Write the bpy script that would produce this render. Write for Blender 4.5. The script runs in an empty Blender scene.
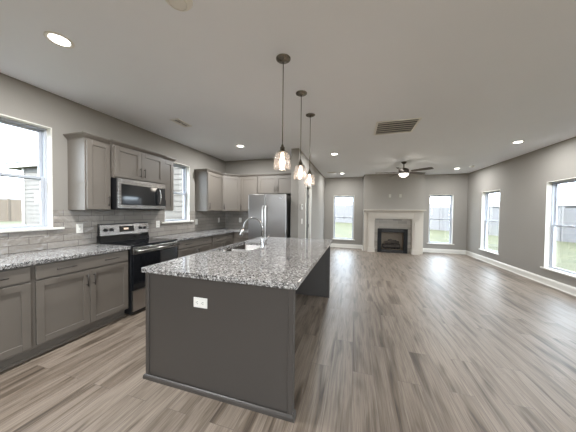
import bpy, bmesh, math, random
from mathutils import Vector, Matrix
random.seed(7)
PI = math.pi
SC = bpy.context.scene
COL = SC.collection

# ---------------------------------------------------------------- camera
F_PX, YAW, PIT, ROLL, CY, CAM_H = 222.44, .2919, .0218, .011, 216.44, 1.3805
fw = Vector((-math.sin(YAW)*math.cos(PIT), math.cos(YAW)*math.cos(PIT), -math.sin(PIT)))
rt = Vector((math.cos(YAW), math.sin(YAW), 0)); up = rt.cross(fw)
r2 = rt*math.cos(ROLL)+up*math.sin(ROLL); u2 = -rt*math.sin(ROLL)+up*math.cos(ROLL)
cam_data = bpy.data.cameras.new('camera'); cam = bpy.data.objects.new('camera', cam_data); COL.objects.link(cam)
M = Matrix((r2, u2, -fw)).transposed().to_4x4(); M.translation = Vector((0, 0, CAM_H)); cam.matrix_world = M
cam_data.sensor_fit = 'HORIZONTAL'; cam_data.sensor_width = 36; cam_data.lens = F_PX*36/576
cam_data.shift_y = (CY-216)/576; cam_data.clip_start = .05; cam_data.clip_end = 400
SC.camera = cam

# ---------------------------------------------------------------- sky, daylight, exposure
SKY = 8.5
LAMP_W = 35.0; LIVING_W = 20.0
SC.view_settings.view_transform = 'Standard'; SC.view_settings.look = 'None'
SC.view_settings.gamma = 1; SC.view_settings.use_curve_mapping = False
SC.view_settings.exposure = 0.66
world = bpy.data.worlds.new('overcast_sky'); SC.world = world; world.use_nodes = True
wn, wl = world.node_tree.nodes, world.node_tree.links
wn.clear()
wo = wn.new('ShaderNodeOutputWorld'); wb = wn.new('ShaderNodeBackground')
wt = wn.new('ShaderNodeTexCoord'); wno = wn.new('ShaderNodeTexNoise'); wr = wn.new('ShaderNodeValToRGB')
wno.inputs['Scale'].default_value = 2.2; wno.inputs['Detail'].default_value = 5
wr.color_ramp.elements[0].position = .35; wr.color_ramp.elements[0].color = (.70, .84, 1, 1)
wr.color_ramp.elements[1].position = .6; wr.color_ramp.elements[1].color = (.84, .92, 1, 1)
wl.new(wt.outputs['Generated'], wno.inputs['Vector']); wl.new(wno.outputs['Fac'], wr.inputs['Fac'])
wl.new(wr.outputs['Color'], wb.inputs['Color']); wb.inputs['Strength'].default_value = SKY
wl.new(wb.outputs['Background'], wo.inputs['Surface'])
sun_d = bpy.data.lights.new('hazy_sun', 'SUN'); sun_d.energy = 13; sun_d.angle = math.radians(8); sun_d.color = (1, .98, .96)  # sun added from behind; its floor bounce through the rear door lifts the ceiling
sun = bpy.data.objects.new('hazy_sun', sun_d); COL.objects.link(sun); sun.rotation_euler = (math.radians(48), 0, 0); sun.location = (0, -20, 20)
try:
    SC.cycles.max_bounces = 10; SC.cycles.diffuse_bounces = 6; SC.cycles.transparent_max_bounces = 12
    SC.cycles.use_denoising = True; SC.cycles.sample_clamp_indirect = 6
    SC.cycles.caustics_reflective = False; SC.cycles.caustics_refractive = False
except Exception:
    pass

# ---------------------------------------------------------------- dimensions of the place (metres)
XL, XR, YF, YK, YB = -3.397, 3.625, 8.923, 5.340, -3.2     # left, right, far, kitchen end, rear walls
XM0, XM1, YM = -1.33, -1.1615, 4.62                         # dividing wall beside the refrigerator
H, T = 2.73, .17

# ---------------------------------------------------------------- mesh helpers
class MB:
    def __init__(s): s.bm = bmesh.new()
    def box(s, x0, x1, y0, y1, z0, z1, bev=0, seg=1, mi=0):
        t = bmesh.new(); bmesh.ops.create_cube(t, size=1)
        for v in t.verts:
            v.co = Vector(((x0+x1)/2+v.co.x*(x1-x0), (y0+y1)/2+v.co.y*(y1-y0), (z0+z1)/2+v.co.z*(z1-z0)))
        if bev: bmesh.ops.bevel(t, geom=t.edges[:], offset=bev, segments=seg, affect='EDGES', profile=.5)
        s._add(t, mi); return s
    def _add(s, t, mi=0, smooth=False):
        for f in t.faces: f.material_index = mi; f.smooth = smooth
        me = bpy.data.meshes.new('tmp'); t.to_mesh(me); t.free(); s.bm.from_mesh(me); bpy.data.meshes.remove(me)
    def lathe(s, prof, c=(0, 0, 0), seg=24, smooth=True, axis='Z', mi=0, closed=False):
        t = bmesh.new(); rings = []
        for r, z in prof:
            ring = []
            n = 1 if r < 1e-6 else seg
            for k in range(n):
                a = 2*PI*k/seg; p = Vector((r*math.cos(a), r*math.sin(a), z))
                if axis == 'Y': p = Vector((p.x, p.z, p.y))
                if axis == 'X': p = Vector((p.z, p.x, p.y))
                ring.append(t.verts.new(p+Vector(c)))
            rings.append(ring)
        pairs = list(zip(rings, rings[1:]))
        if closed: pairs.append((rings[-1], rings[0]))
        for A, B in pairs:
            for k in range(seg):
                q = [A[k % len(A)], A[(k+1) % len(A)], B[(k+1) % len(B)], B[k % len(B)]]
                u = []
                for v in q:
                    if v not in u: u.append(v)
                if len(u) > 2:
                    try: t.faces.new(u)
                    except ValueError: pass
        bmesh.ops.recalc_face_normals(t, faces=t.faces[:])
        s._add(t, mi, smooth); return s
    def tube(s, pts, r, seg=12, mi=0, cap=True):
        t = bmesh.new(); pts = [Vector(p) for p in pts]; rings = []
        rr = r if isinstance(r, (list, tuple)) else [r]*len(pts)
        ref = None
        for i, p in enumerate(pts):
            d = (pts[min(i+1, len(pts)-1)]-pts[max(i-1, 0)]).normalized()
            if ref is None: ref = Vector((0, 0, 1)) if abs(d.z) < .9 else Vector((1, 0, 0))
            a = d.cross(ref).normalized(); b = a.cross(d).normalized(); ref = b
            rings.append([t.verts.new(p+(a*math.cos(2*PI*k/seg)+b*math.sin(2*PI*k/seg))*rr[i]) for k in range(seg)])
        for A, B in zip(rings, rings[1:]):
            for k in range(seg): t.faces.new((A[k], A[(k+1) % seg], B[(k+1) % seg], B[k]))
        if cap: t.faces.new(rings[0][::-1]); t.faces.new(rings[-1])
        bmesh.ops.recalc_face_normals(t, faces=t.faces[:])
        s._add(t, mi, True); return s
    def prism(s, poly, z0, z1, bev=0, mi=0):
        t = bmesh.new(); vs = [t.verts.new((x, y, z0)) for x, y in poly]
        f = t.faces.new(vs); e = bmesh.ops.extrude_face_region(t, geom=[f])
        for v in e['geom']:
            if isinstance(v, bmesh.types.BMVert): v.co.z = z1
        bmesh.ops.recalc_face_normals(t, faces=t.faces[:])
        if bev: bmesh.ops.bevel(t, geom=t.edges[:], offset=bev, segments=2, affect='EDGES', profile=.5)
        s._add(t, mi); return s
    def sweep(s, prof, path, mi=0):
        """profile (out, z) swept along a plan polyline of (x, y); 'out' is to the right of travel"""
        t = bmesh.new(); P = [Vector((x, y)) for x, y in path]; rings = []
        for i, p in enumerate(P):
            d0 = (P[i]-P[i-1]).normalized() if i else None
            d1 = (P[i+1]-P[i]).normalized() if i < len(P)-1 else None
            n0 = Vector((d0.y, -d0.x)) if d0 else None; n1 = Vector((d1.y, -d1.x)) if d1 else None
            if n0 is None: n = n1
            elif n1 is None: n = n0
            else: n = (n0+n1)/max(.2, 1+n0.dot(n1))
            rings.append([t.verts.new((p.x+n.x*o, p.y+n.y*o, z)) for o, z in prof])
        m = len(prof)
        for A, B in zip(rings, rings[1:]):
            for k in range(m): t.faces.new((A[k], A[(k+1) % m], B[(k+1) % m], B[k]))
        t.faces.new(rings[0]); t.faces.new(rings[-1][::-1])
        bmesh.ops.recalc_face_normals(t, faces=t.faces[:])
        s._add(t, mi); return s
    def build(s, name, mat, parent=None, loc=None, rotz=0):
        me = bpy.data.meshes.new(name); s.bm.to_mesh(me); s.bm.free()
        for m in (mat if isinstance(mat, (list, tuple)) else [mat]): me.materials.append(m)
        o = bpy.data.objects.new(name, me); COL.objects.link(o)
        if parent is not None: o.parent = parent
        if loc is not None: o.location = loc
        if rotz: o.rotation_euler = (0, 0, rotz)
        return o

def tag(o, label=None, cat=None, group=None, kind=None):
    if label: o['label'] = label
    if cat: o['category'] = cat
    if group: o['group'] = group
    if kind: o['kind'] = kind
    return o
def thing(name, label, cat, loc=(0, 0, 0), rotz=0, group=None):
    o = bpy.data.objects.new(name, None); COL.objects.link(o); o.location = loc; o.rotation_euler = (0, 0, rotz)
    o.empty_display_size = .1
    return tag(o, label, cat, group)
def struct_empty(name, loc, rotz=0):
    o = bpy.data.objects.new(name, None); COL.objects.link(o); o.location = loc; o.rotation_euler = (0, 0, rotz)
    o.empty_display_size = .1; o['kind'] = 'structure'; return o
def struct(name, mb, mat, **k):
    o = mb.build(name, mat, **k); o['kind'] = 'structure'; return o
def copy_tree(o, parent=None):
    c = o.copy(); COL.objects.link(c)
    if parent is not None: c.parent = parent
    for ch in list(o.children): copy_tree(ch, c)
    return c
def dup(o, loc, label=None, rotz=None):
    c = copy_tree(o); c.location = loc
    if rotz is not None: c.rotation_euler = (0, 0, rotz)
    if label: c['label'] = label
    return c

# ---------------------------------------------------------------- materials
def srgb(r, g, b):
    f = lambda c: (c/255/12.92) if c/255 <= .04045 else ((c/255+.055)/1.055)**2.4
    return (f(r), f(g), f(b), 1)
def base_mat(name):
    m = bpy.data.materials.new(name); m.use_nodes = True
    n, l = m.node_tree.nodes, m.node_tree.links
    return m, n, l, n['Principled BSDF']
def paint(name, col, rough=.5, var=.03, scale=8, bump=0, bscale=300, metallic=0, spec=None, coat=0):
    m, n, l, p = base_mat(name)
    tc = n.new('ShaderNodeTexCoord'); no = n.new('ShaderNodeTexNoise'); no.inputs['Scale'].default_value = scale
    no.inputs['Detail'].default_value = 4
    mx = n.new('ShaderNodeMix'); mx.data_type = 'RGBA'
    mx.inputs[6].default_value = tuple(c*(1-var) for c in col[:3])+(1,)
    mx.inputs[7].default_value = tuple(min(1, c*(1+var)) for c in col[:3])+(1,)
    l.new(tc.outputs['Object'], no.inputs['Vector']); l.new(no.outputs['Fac'], mx.inputs[0]); l.new(mx.outputs[2], p.inputs['Base Color'])
    p.inputs['Roughness'].default_value = rough; p.inputs['Metallic'].default_value = metallic
    if spec is not None: p.inputs['Specular IOR Level'].default_value = spec
    if coat: p.inputs['Coat Weight'].default_value = coat; p.inputs['Coat Roughness'].default_value = .05
    if bump:
        n2 = n.new('ShaderNodeTexNoise'); n2.inputs['Scale'].default_value = bscale; n2.inputs['Detail'].default_value = 3
        b = n.new('ShaderNodeBump'); b.inputs['Strength'].default_value = bump; b.inputs['Distance'].default_value = .002
        l.new(tc.outputs['Object'], n2.inputs['Vector']); l.new(n2.outputs['Fac'], b.inputs['Height']); l.new(b.outputs['Normal'], p.inputs['Normal'])
    return m
def emit_mat(name, col, strength):
    m, n, l, p = base_mat(name)
    p.inputs['Base Color'].default_value = (.8, .8, .8, 1)
    p.inputs['Emission Color'].default_value = col+(1,); p.inputs['Emission Strength'].default_value = strength
    return m
def glass_mat(name, tint=(1, 1, 1), gloss=.08, rough=.01):
    m, n, l, p = base_mat(name); n.remove(p)
    out = [x for x in n if x.type == 'OUTPUT_MATERIAL'][0]
    tr = n.new('ShaderNodeBsdfTransparent'); tr.inputs['Color'].default_value = tint+(1,)
    gl = n.new('ShaderNodeBsdfGlossy'); gl.inputs['Roughness'].default_value = rough
    lw = n.new('ShaderNodeLayerWeight'); lw.inputs['Blend'].default_value = .25
    mp = n.new('ShaderNodeMapRange'); mp.inputs['To Min'].default_value = gloss*.5; mp.inputs['To Max'].default_value = min(1, gloss*6)
    mx = n.new('ShaderNodeMixShader')
    l.new(lw.outputs['Facing'], mp.inputs['Value']); l.new(mp.outputs['Result'], mx.inputs['Fac'])
    l.new(tr.outputs[0], mx.inputs[1]); l.new(gl.outputs[0], mx.inputs[2]); l.new(mx.outputs[0], out.inputs['Surface'])
    return m

def seeded_glass(name):
    m = glass_mat(name, (.96, .94, .93), .12, .04); n, l = m.node_tree.nodes, m.node_tree.links
    out = [x for x in n if x.type == 'OUTPUT_MATERIAL'][0]; mx = [x for x in n if x.type == 'MIX_SHADER'][0]
    tl = n.new('ShaderNodeBsdfTranslucent'); tl.inputs['Color'].default_value = (.95, .92, .90, 1)
    m2 = n.new('ShaderNodeMixShader'); m2.inputs[0].default_value = .05
    l.new(mx.outputs[0], m2.inputs[1]); l.new(tl.outputs[0], m2.inputs[2]); l.new(m2.outputs[0], out.inputs['Surface'])
    return m

def floor_mat():
    m, n, l, p = base_mat('vinyl_plank')
    tc = n.new('ShaderNodeTexCoord'); sp = n.new('ShaderNodeSeparateXYZ'); cb = n.new('ShaderNodeCombineXYZ')
    l.new(tc.outputs['Object'], sp.inputs[0]); l.new(sp.outputs['Y'], cb.inputs['X']); l.new(sp.outputs['X'], cb.inputs['Y'])
    br = n.new('ShaderNodeTexBrick'); br.offset = .37; br.offset_frequency = 2; br.squash = 1
    br.inputs['Color1'].default_value = (0, 0, 0, 1); br.inputs['Color2'].default_value = (1, 1, 1, 1)
    br.inputs['Mortar'].default_value = (.5, .5, .5, 1)
    br.inputs['Scale'].default_value = 1; br.inputs['Mortar Size'].default_value = .0016; br.inputs['Mortar Smooth'].default_value = .1
    br.inputs['Brick Width'].default_value = 1.22; br.inputs['Row Height'].default_value = .178
    l.new(cb.outputs[0], br.inputs['Vector'])
    # every plank shifts its own grain
    mul = n.new('ShaderNodeMath'); mul.operation = 'MULTIPLY'; mul.inputs[1].default_value = 37.0
    l.new(br.outputs['Color'], mul.inputs[0])
    def grain(sx, sy, detail, dist, scale):
        mp = n.new('ShaderNodeMapping'); mp.inputs['Scale'].default_value = (sx, sy, 1)
        l.new(cb.outputs[0], mp.inputs['Vector'])
        no = n.new('ShaderNodeTexNoise'); no.noise_dimensions = '4D'; no.inputs['Scale'].default_value = scale
        no.inputs['Detail'].default_value = detail; no.inputs['Distortion'].default_value = dist
        l.new(mp.outputs[0], no.inputs['Vector']); l.new(mul.outputs[0], no.inputs['W']); return no
    g1 = grain(1.1, 11, 6, 1.2, 1.0)      # broad cathedral figure
    g2 = grain(4, 150, 5, .3, 1.0)        # fine streaks
    r1 = n.new('ShaderNodeValToRGB'); e = r1.color_ramp.elements
    e[0].position = .29; e[0].color = srgb(72, 61, 51)
    e[1].position = .66; e[1].color = srgb(144, 131, 118)
    x = e.new(.42); x.color = srgb(116, 103, 90)
    x = e.new(.52); x.color = srgb(138, 125, 112)
    l.new(g1.outputs['Fac'], r1.inputs['Fac'])
    m1 = n.new('ShaderNodeMix'); m1.data_type = 'RGBA'; m1.blend_type = 'MULTIPLY'; m1.inputs[0].default_value = 1
    r2_ = n.new('ShaderNodeValToRGB'); e = r2_.color_ramp.elements
    e[0].position = .3; e[0].color = (.58, .57, .56, 1); e[1].position = .62; e[1].color = (1.06, 1.06, 1.06, 1)
    l.new(g2.outputs['Fac'], r2_.inputs['Fac']); l.new(r1.outputs[0], m1.inputs[6]); l.new(r2_.outputs[0], m1.inputs[7])
    m2 = n.new('ShaderNodeMix'); m2.data_type = 'RGBA'; m2.blend_type = 'MULTIPLY'; m2.inputs[0].default_value = 1
    r3 = n.new('ShaderNodeValToRGB'); e = r3.color_ramp.elements
    e[0].color = (.90, .89, .88, 1); e[1].color = (1.06, 1.06, 1.06, 1)
    l.new(br.outputs['Color'], r3.inputs['Fac']); l.new(m1.outputs[2], m2.inputs[6]); l.new(r3.outputs[0], m2.inputs[7])
    m3 = n.new('ShaderNodeMix'); m3.data_type = 'RGBA'
    l.new(br.outputs['Fac'], m3.inputs[0]); l.new(m2.outputs[2], m3.inputs[6]); m3.inputs[7].default_value = srgb(100, 89, 80)
    l.new(m3.outputs[2], p.inputs['Base Color'])
    rr = n.new('ShaderNodeMapRange'); rr.inputs['To Min'].default_value = .36; rr.inputs['To Max'].default_value = .52
    l.new(g2.outputs['Fac'], rr.inputs['Value']); l.new(rr.outputs[0], p.inputs['Roughness'])
    b = n.new('ShaderNodeBump'); b.inputs['Strength'].default_value = .15; b.inputs['Distance'].default_value = .001
    l.new(g2.outputs['Fac'], b.inputs['Height'])
    b2 = n.new('ShaderNodeBump'); b2.invert = True; b2.inputs['Strength'].default_value = .5; b2.inputs['Distance'].default_value = .001
    l.new(br.outputs['Fac'], b2.inputs['Height']); l.new(b.outputs[0], b2.inputs['Normal']); l.new(b2.outputs[0], p.inputs['Normal'])
    return m
def granite_mat():
    m, n, l, p = base_mat('speckled_granite')
    tc = n.new('ShaderNodeTexCoord')
    def cells(scale, stops, rnd=1):
        v = n.new('ShaderNodeTexVoronoi'); v.inputs['Scale'].default_value = scale; v.inputs['Randomness'].default_value = rnd
        no = n.new('ShaderNodeTexNoise'); no.inputs['Scale'].default_value = scale*.7; no.inputs['Detail'].default_value = 2
        ad = n.new('ShaderNodeMix'); ad.data_type = 'RGBA'; ad.blend_type = 'ADD'; ad.inputs[0].default_value = .012
        l.new(tc.outputs['Object'], no.inputs['Vector']); l.new(tc.outputs['Object'], ad.inputs[6]); l.new(no.outputs['Color'], ad.inputs[7])
        l.new(ad.outputs[2], v.inputs['Vector'])
        s = n.new('ShaderNodeSeparateColor'); l.new(v.outputs['Color'], s.inputs[0])
        r = n.new('ShaderNodeValToRGB'); r.color_ramp.interpolation = 'CONSTANT'
        e = r.color_ramp.elements; e[0].position = 0; e[0].color = stops[0][1]; e[1].position = stops[1][0]; e[1].color = stops[1][1]
        for q, c in stops[2:]:
            x = e.new(q); x.color = c
        l.new(s.outputs[0], r.inputs['Fac']); return r, s
    a, _ = cells(82, [(0, srgb(52, 50, 50)), (.20, srgb(112, 108, 105)), (.40, srgb(158, 154, 151)), (.62, srgb(204, 201, 198)), (.88, srgb(118, 113, 109))])
    bb, s2 = cells(165, [(0, srgb(28, 27, 28)), (.26, srgb(122, 119, 117)), (.50, srgb(176, 173, 170)), (.78, srgb(226, 224, 221))])
    mx = n.new('ShaderNodeMix'); mx.data_type = 'RGBA'; mx.inputs[0].default_value = .5
    l.new(a.outputs[0], mx.inputs[6]); l.new(bb.outputs[0], mx.inputs[7])
    lt = n.new('ShaderNodeMath'); lt.operation = 'LESS_THAN'; lt.inputs[1].default_value = .17; l.new(s2.outputs[1], lt.inputs[0])
    mk = n.new('ShaderNodeMix'); mk.data_type = 'RGBA'; mk.inputs[7].default_value = srgb(34, 33, 34)
    l.new(lt.outputs[0], mk.inputs[0]); l.new(mx.outputs[2], mk.inputs[6]); l.new(mk.outputs[2], p.inputs['Base Color'])
    p.inputs['Roughness'].default_value = .055; p.inputs['Specular IOR Level'].default_value = .6
    return m
def tile_mat():
    m, n, l, p = base_mat('glazed_tile')
    tc = n.new('ShaderNodeTexCoord'); sp = n.new('ShaderNodeSeparateXYZ'); cb = n.new('ShaderNodeCombineXYZ')
    l.new(tc.outputs['Object'], sp.inputs[0]); l.new(sp.outputs['X'], cb.inputs['X']); l.new(sp.outputs['Z'], cb.inputs['Y'])
    br = n.new('ShaderNodeTexBrick'); br.offset = .5
    br.inputs['Color1'].default_value = srgb(140, 133, 125); br.inputs['Color2'].default_value = srgb(154, 147, 139)
    br.inputs['Mortar'].default_value = srgb(104, 98, 92)
    br.inputs['Scale'].default_value = 1; br.inputs['Mortar Size'].default_value = .0022; br.inputs['Mortar Smooth'].default_value = .15
    br.inputs['Brick Width'].default_value = .30; br.inputs['Row Height'].default_value = .0765
    l.new(cb.outputs[0], br.inputs['Vector']); l.new(br.outputs['Color'], p.inputs['Base Color'])
    p.inputs['Roughness'].default_value = .10; p.inputs['Specular IOR Level'].default_value = .75
    no = n.new('ShaderNodeTexNoise'); no.inputs['Scale'].default_value = 14; no.inputs['Detail'].default_value = 2
    l.new(cb.outputs[0], no.inputs['Vector'])
    b = n.new('ShaderNodeBump'); b.inputs['Strength'].default_value = 1; b.inputs['Distance'].default_value = .014
    l.new(no.outputs['Fac'], b.inputs['Height'])
    b2 = n.new('ShaderNodeBump'); b2.invert = True; b2.inputs['Strength'].default_value = .8; b2.inputs['Distance'].default_value = .002
    l.new(br.outputs['Fac'], b2.inputs['Height']); l.new(b.outputs[0], b2.inputs['Normal']); l.new(b2.outputs[0], p.inputs['Normal'])
    return m
def steel_mat(name, col=(.60, .59, .575, 1), rough=.28, axis='Z'):
    m, n, l, p = base_mat(name)
    tc = n.new('ShaderNodeTexCoord'); mp = n.new('ShaderNodeMapping')
    mp.inputs['Scale'].default_value = (2, 2, 220) if axis == 'Z' else (220, 220, 2)
    no = n.new('ShaderNodeTexNoise'); no.inputs['Scale'].default_value = 3; no.inputs['Detail'].default_value = 3
    l.new(tc.outputs['Object'], mp.inputs[0]); l.new(mp.outputs[0], no.inputs['Vector'])
    mr = n.new('ShaderNodeMapRange'); mr.inputs['To Min'].default_value = rough-.02; mr.inputs['To Max'].default_value = rough+.04
    l.new(no.outputs['Fac'], mr.inputs['Value']); l.new(mr.outputs[0], p.inputs['Roughness'])
    p.inputs['Base Color'].default_value = col; p.inputs['Metallic'].default_value = 1
    return m
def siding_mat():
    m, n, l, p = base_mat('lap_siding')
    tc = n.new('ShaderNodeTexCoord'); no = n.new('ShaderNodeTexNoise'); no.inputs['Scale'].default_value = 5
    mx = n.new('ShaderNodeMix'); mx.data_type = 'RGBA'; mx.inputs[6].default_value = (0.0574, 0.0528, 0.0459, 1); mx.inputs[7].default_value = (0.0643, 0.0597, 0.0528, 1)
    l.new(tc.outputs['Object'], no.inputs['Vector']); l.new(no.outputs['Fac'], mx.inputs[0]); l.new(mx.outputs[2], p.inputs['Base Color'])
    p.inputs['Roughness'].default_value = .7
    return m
def grass_mat():
    m, n, l, p = base_mat('lawn_grass')
    tc = n.new('ShaderNodeTexCoord'); no = n.new('ShaderNodeTexNoise'); no.inputs['Scale'].default_value = 1.2; no.inputs['Detail'].default_value = 8
    n2 = n.new('ShaderNodeTexNoise'); n2.inputs['Scale'].default_value = 14; n2.inputs['Detail'].default_value = 4
    l.new(tc.outputs['Object'], no.inputs['Vector']); l.new(tc.outputs['Object'], n2.inputs['Vector'])
    ad = n.new('ShaderNodeMath'); ad.operation = 'ADD'; l.new(no.outputs['Fac'], ad.inputs[0]); l.new(n2.outputs['Fac'], ad.inputs[1])
    hf = n.new('ShaderNodeMath'); hf.operation = 'MULTIPLY'; hf.inputs[1].default_value = .5; l.new(ad.outputs[0], hf.inputs[0])
    r = n.new('ShaderNodeValToRGB'); e = r.color_ramp.elements
    e[0].position = .38; e[0].color = (0.0191, 0.0221, 0.0065, 1); e[1].position = .62; e[1].color = (0.0401, 0.0401, 0.0150, 1)
    l.new(hf.outputs[0], r.inputs['Fac']); l.new(r.outputs[0], p.inputs['Base Color']); p.inputs['Roughness'].default_value = 1
    return m
def boards_mat(name, c1, c2, w):
    m, n, l, p = base_mat(name)
    tc = n.new('ShaderNodeTexCoord'); sp = n.new('ShaderNodeSeparateXYZ'); l.new(tc.outputs['Object'], sp.inputs[0])
    no = n.new('ShaderNodeTexNoise'); mp = n.new('ShaderNodeMapping'); mp.inputs['Scale'].default_value = (1/w, 1/w, .6)
    l.new(tc.outputs['Object'], mp.inputs[0]); l.new(mp.outputs[0], no.inputs['Vector']); no.inputs['Scale'].default_value = 1
    mx = n.new('ShaderNodeMix'); mx.data_type = 'RGBA'; mx.inputs[6].default_value = c1; mx.inputs[7].default_value = c2
    l.new(no.outputs['Fac'], mx.inputs[0]); l.new(mx.outputs[2], p.inputs['Base Color']); p.inputs['Roughness'].default_value = .8
    return m

m_wall = paint('wall_paint', srgb(148, 143, 136), .85, .012, 3, .15, 500)
m_ceil = paint('ceiling_paint', srgb(236, 238, 242), .9, .012, 3, .2, 260)
m_floor = floor_mat()
m_trim = paint('trim_white', srgb(222, 218, 210), .4, .01)
m_vinyl = paint('window_vinyl', srgb(180, 184, 192), .4, .01)
m_cab = paint('cabinet_paint', srgb(110, 103, 95), .42, .02, 5)
m_cabin = paint('cabinet_paint_shadow_side', srgb(150, 142, 132), .42, .02, 5)  # paler cabinet paint, assigned to no part
m_island = paint('island_paint', srgb(68, 63, 59), .42, .02, 5)
m_granite = granite_mat()
m_tile = tile_mat()
m_steel = steel_mat('stainless_steel', (.33, .315, .30, 1), .26)
m_steelv = steel_mat('stainless_vertical', (.42, .40, .385, 1), .28, 'X')
m_handle = paint('handle_steel', (.78, .76, .74, 1), .30, .01, metallic=1)
m_chrome = paint('chrome', (.50, .485, .47, 1), .20, .01, metallic=1)
m_nickel = paint('brushed_nickel', (.20, .175, .14, 1), .25, .05, 20, metallic=1)
m_pull = paint('dark_pull_metal', (.045, .038, .033, 1), .38, .05, 20, metallic=.3)
m_black = paint('black_plastic', (.012, .012, .013, 1), .35, .1)
m_bglass = paint('black_glass', (.008, .009, .011, 1), .06, .02, spec=.7)
m_dark = paint('dark_void', (.02, .02, .02, 1), .9, .05)
m_fridge_side = paint('refrigerator_grey', srgb(86, 84, 82), .45, .02)
m_white = paint('white_plastic', srgb(232, 229, 222), .35, .01)
m_plate = paint('painted_plate', srgb(186, 181, 173), .5, .01)
m_glass = glass_mat('window_glass', (.97, .98, .98), .06)
m_shade = seeded_glass('clear_shade_glass')
m_lens = emit_mat('lamp_lens', (1, .95, .86), 9)
m_bulb = emit_mat('warm_bulb', (1, .80, .64), 9)
m_fanlens = emit_mat('fan_lens', (1, .93, .83), 3)
m_blade = paint('fan_blade_wood', srgb(66, 57, 51), .5, .15, 12)
m_fanmetal = paint('fan_motor_metal', (.10, .085, .075, 1), .42, .05, metallic=.9)
m_mantel = paint('mantel_white', srgb(190, 181, 169), .45, .01)
m_fire = paint('firebox_black', (.016, .016, .016, 1), .65, .1, spec=.15)
m_fbrick = paint('firebox_panel', srgb(150, 136, 120), .9, .12, 12, .5, 40)
m_log = paint('ceramic_log', srgb(70, 63, 57), .95, .85, 11, 1, 30)
m_siding = siding_mat()
m_soffit = paint('soffit_white', (0.3600, 0.3520, 0.3440, 1), .6, .02)
m_shingle = paint('shingle_grey', (.06, .06, .063, 1), .95, .2, 6)
m_grass = grass_mat()
m_wood_fence = boards_mat('cedar_boards', (0.0643, 0.0478, 0.0337, 1), (0.0979, 0.0765, 0.0551, 1), .14)
m_vinyl_fence = boards_mat('vinyl_boards', (0.0756, 0.0756, 0.0785, 1), (0.0872, 0.0872, 0.0902, 1), .15)
m_far_house = paint('far_house_wall', (0.0800, 0.0784, 0.0760, 1), .8, .05)
m_door = paint('door_grey', srgb(92, 92, 88), .5, .02)
m_burner = paint('burner_ring', (.06, .06, .06, 1), .2, .05)
m_display = emit_mat('clock_display', (.9, .55, .3), .5)
def field_tile():
    m, n, l, p = base_mat('surround_tile')
    tc = n.new('ShaderNodeTexCoord'); sp = n.new('ShaderNodeSeparateXYZ'); cb = n.new('ShaderNodeCombineXYZ')
    l.new(tc.outputs['Object'], sp.inputs[0]); l.new(sp.outputs['X'], cb.inputs['X']); l.new(sp.outputs['Z'], cb.inputs['Y'])
    br = n.new('ShaderNodeTexBrick'); br.offset = .5
    br.inputs['Color1'].default_value = srgb(118, 109, 97); br.inputs['Color2'].default_value = srgb(146, 136, 124)
    br.inputs['Mortar'].default_value = srgb(150, 144, 134); br.inputs['Scale'].default_value = 1
    br.inputs['Brick Width'].default_value = .3; br.inputs['Row Height'].default_value = .1; br.inputs['Mortar Size'].default_value = .003
    l.new(cb.outputs[0], br.inputs['Vector']); l.new(br.outputs['Color'], p.inputs['Base Color']); p.inputs['Roughness'].default_value = .35
    return m
m_field = field_tile()

# ---------------------------------------------------------------- the setting
struct('floor', MB().box(XL-T, XR+T, YB-T, YF+T, -.12, 0), m_floor)
struct('ceiling', MB().box(XL-T, XR+T, YB-T, YF+T, H, H+.15), m_ceil)

def wall_run(mb, a0, a1, t0, t1, axis, openings, z0=0, z1=H):
    """wall along axis ('x' or 'y') from a0 to a1, thickness t0..t1, with rectangular openings (a, b, zb, zt)"""
    def bx(a, b, c, d):
        if b-a < 1e-4 or d-c < 1e-4: return
        if axis == 'x': mb.box(a, b, t0, t1, c, d)
        else: mb.box(t0, t1, a, b, c, d)
    cur = a0
    for (a, b, zb, zt) in sorted(openings):
        bx(cur, a, z0, z1); bx(a, b, z0, zb); bx(a, b, zt, z1); cur = b
    bx(cur, a1, z0, z1)
KW = (1.150, 2.325); LW = (.315, 2.025)
left_open = [(-1.9, -.95, *KW), (.80, 1.708, *KW), (3.30, 3.965, *KW)]
right_open = [(.12, .98, *LW), (2.50, 3.36, *LW), (4.84, 5.70, *LW), (7.17, 8.035, *LW)]
far_open = [(-.81, -.03, *LW), (2.495, 3.225, *LW)]
added_back_open = [(.1, 3.3, .05, 2.35)]
w = MB(); wall_run(w, YB-T, YF+T, XL-T, XL, 'y', left_open); struct('wall_left', w, m_wall)
w = MB(); wall_run(w, YB-T, YF+T, XR, XR+T, 'y', right_open); struct('wall_right', w, m_wall)
w = MB(); wall_run(w, XL-T, XR+T, YF, YF+T, 'x', far_open); struct('wall_far', w, m_wall)
w = MB(); wall_run(w, XL-T, XR+T, YB-T, YB, 'x', added_back_open); struct('wall_back', w, m_wall)
w = MB(); wall_run(w, XL, XM0, YK, YK+.12, 'x', []); struct('wall_kitchen_end', w, m_wall)
DY0, DY1 = 5.37, 5.98
w = MB(); wall_run(w, YM, YF, XM0, XM1, 'y', [(DY0, DY1, 0, 2.04)]); struct('wall_middle', w, m_wall)
BX0, BX1, BY = .30, 2.20, 8.42
w = MB()
for bb in ((BX0, .80, BY, YF, 0, H), (1.68, BX1, BY, YF, 0, H), (.80, 1.68, BY, YF, .80, H), (.80, 1.68, 8.80, YF, 0, .80)): w.box(*bb)
struct('wall_chimney', w, m_wall)

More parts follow.
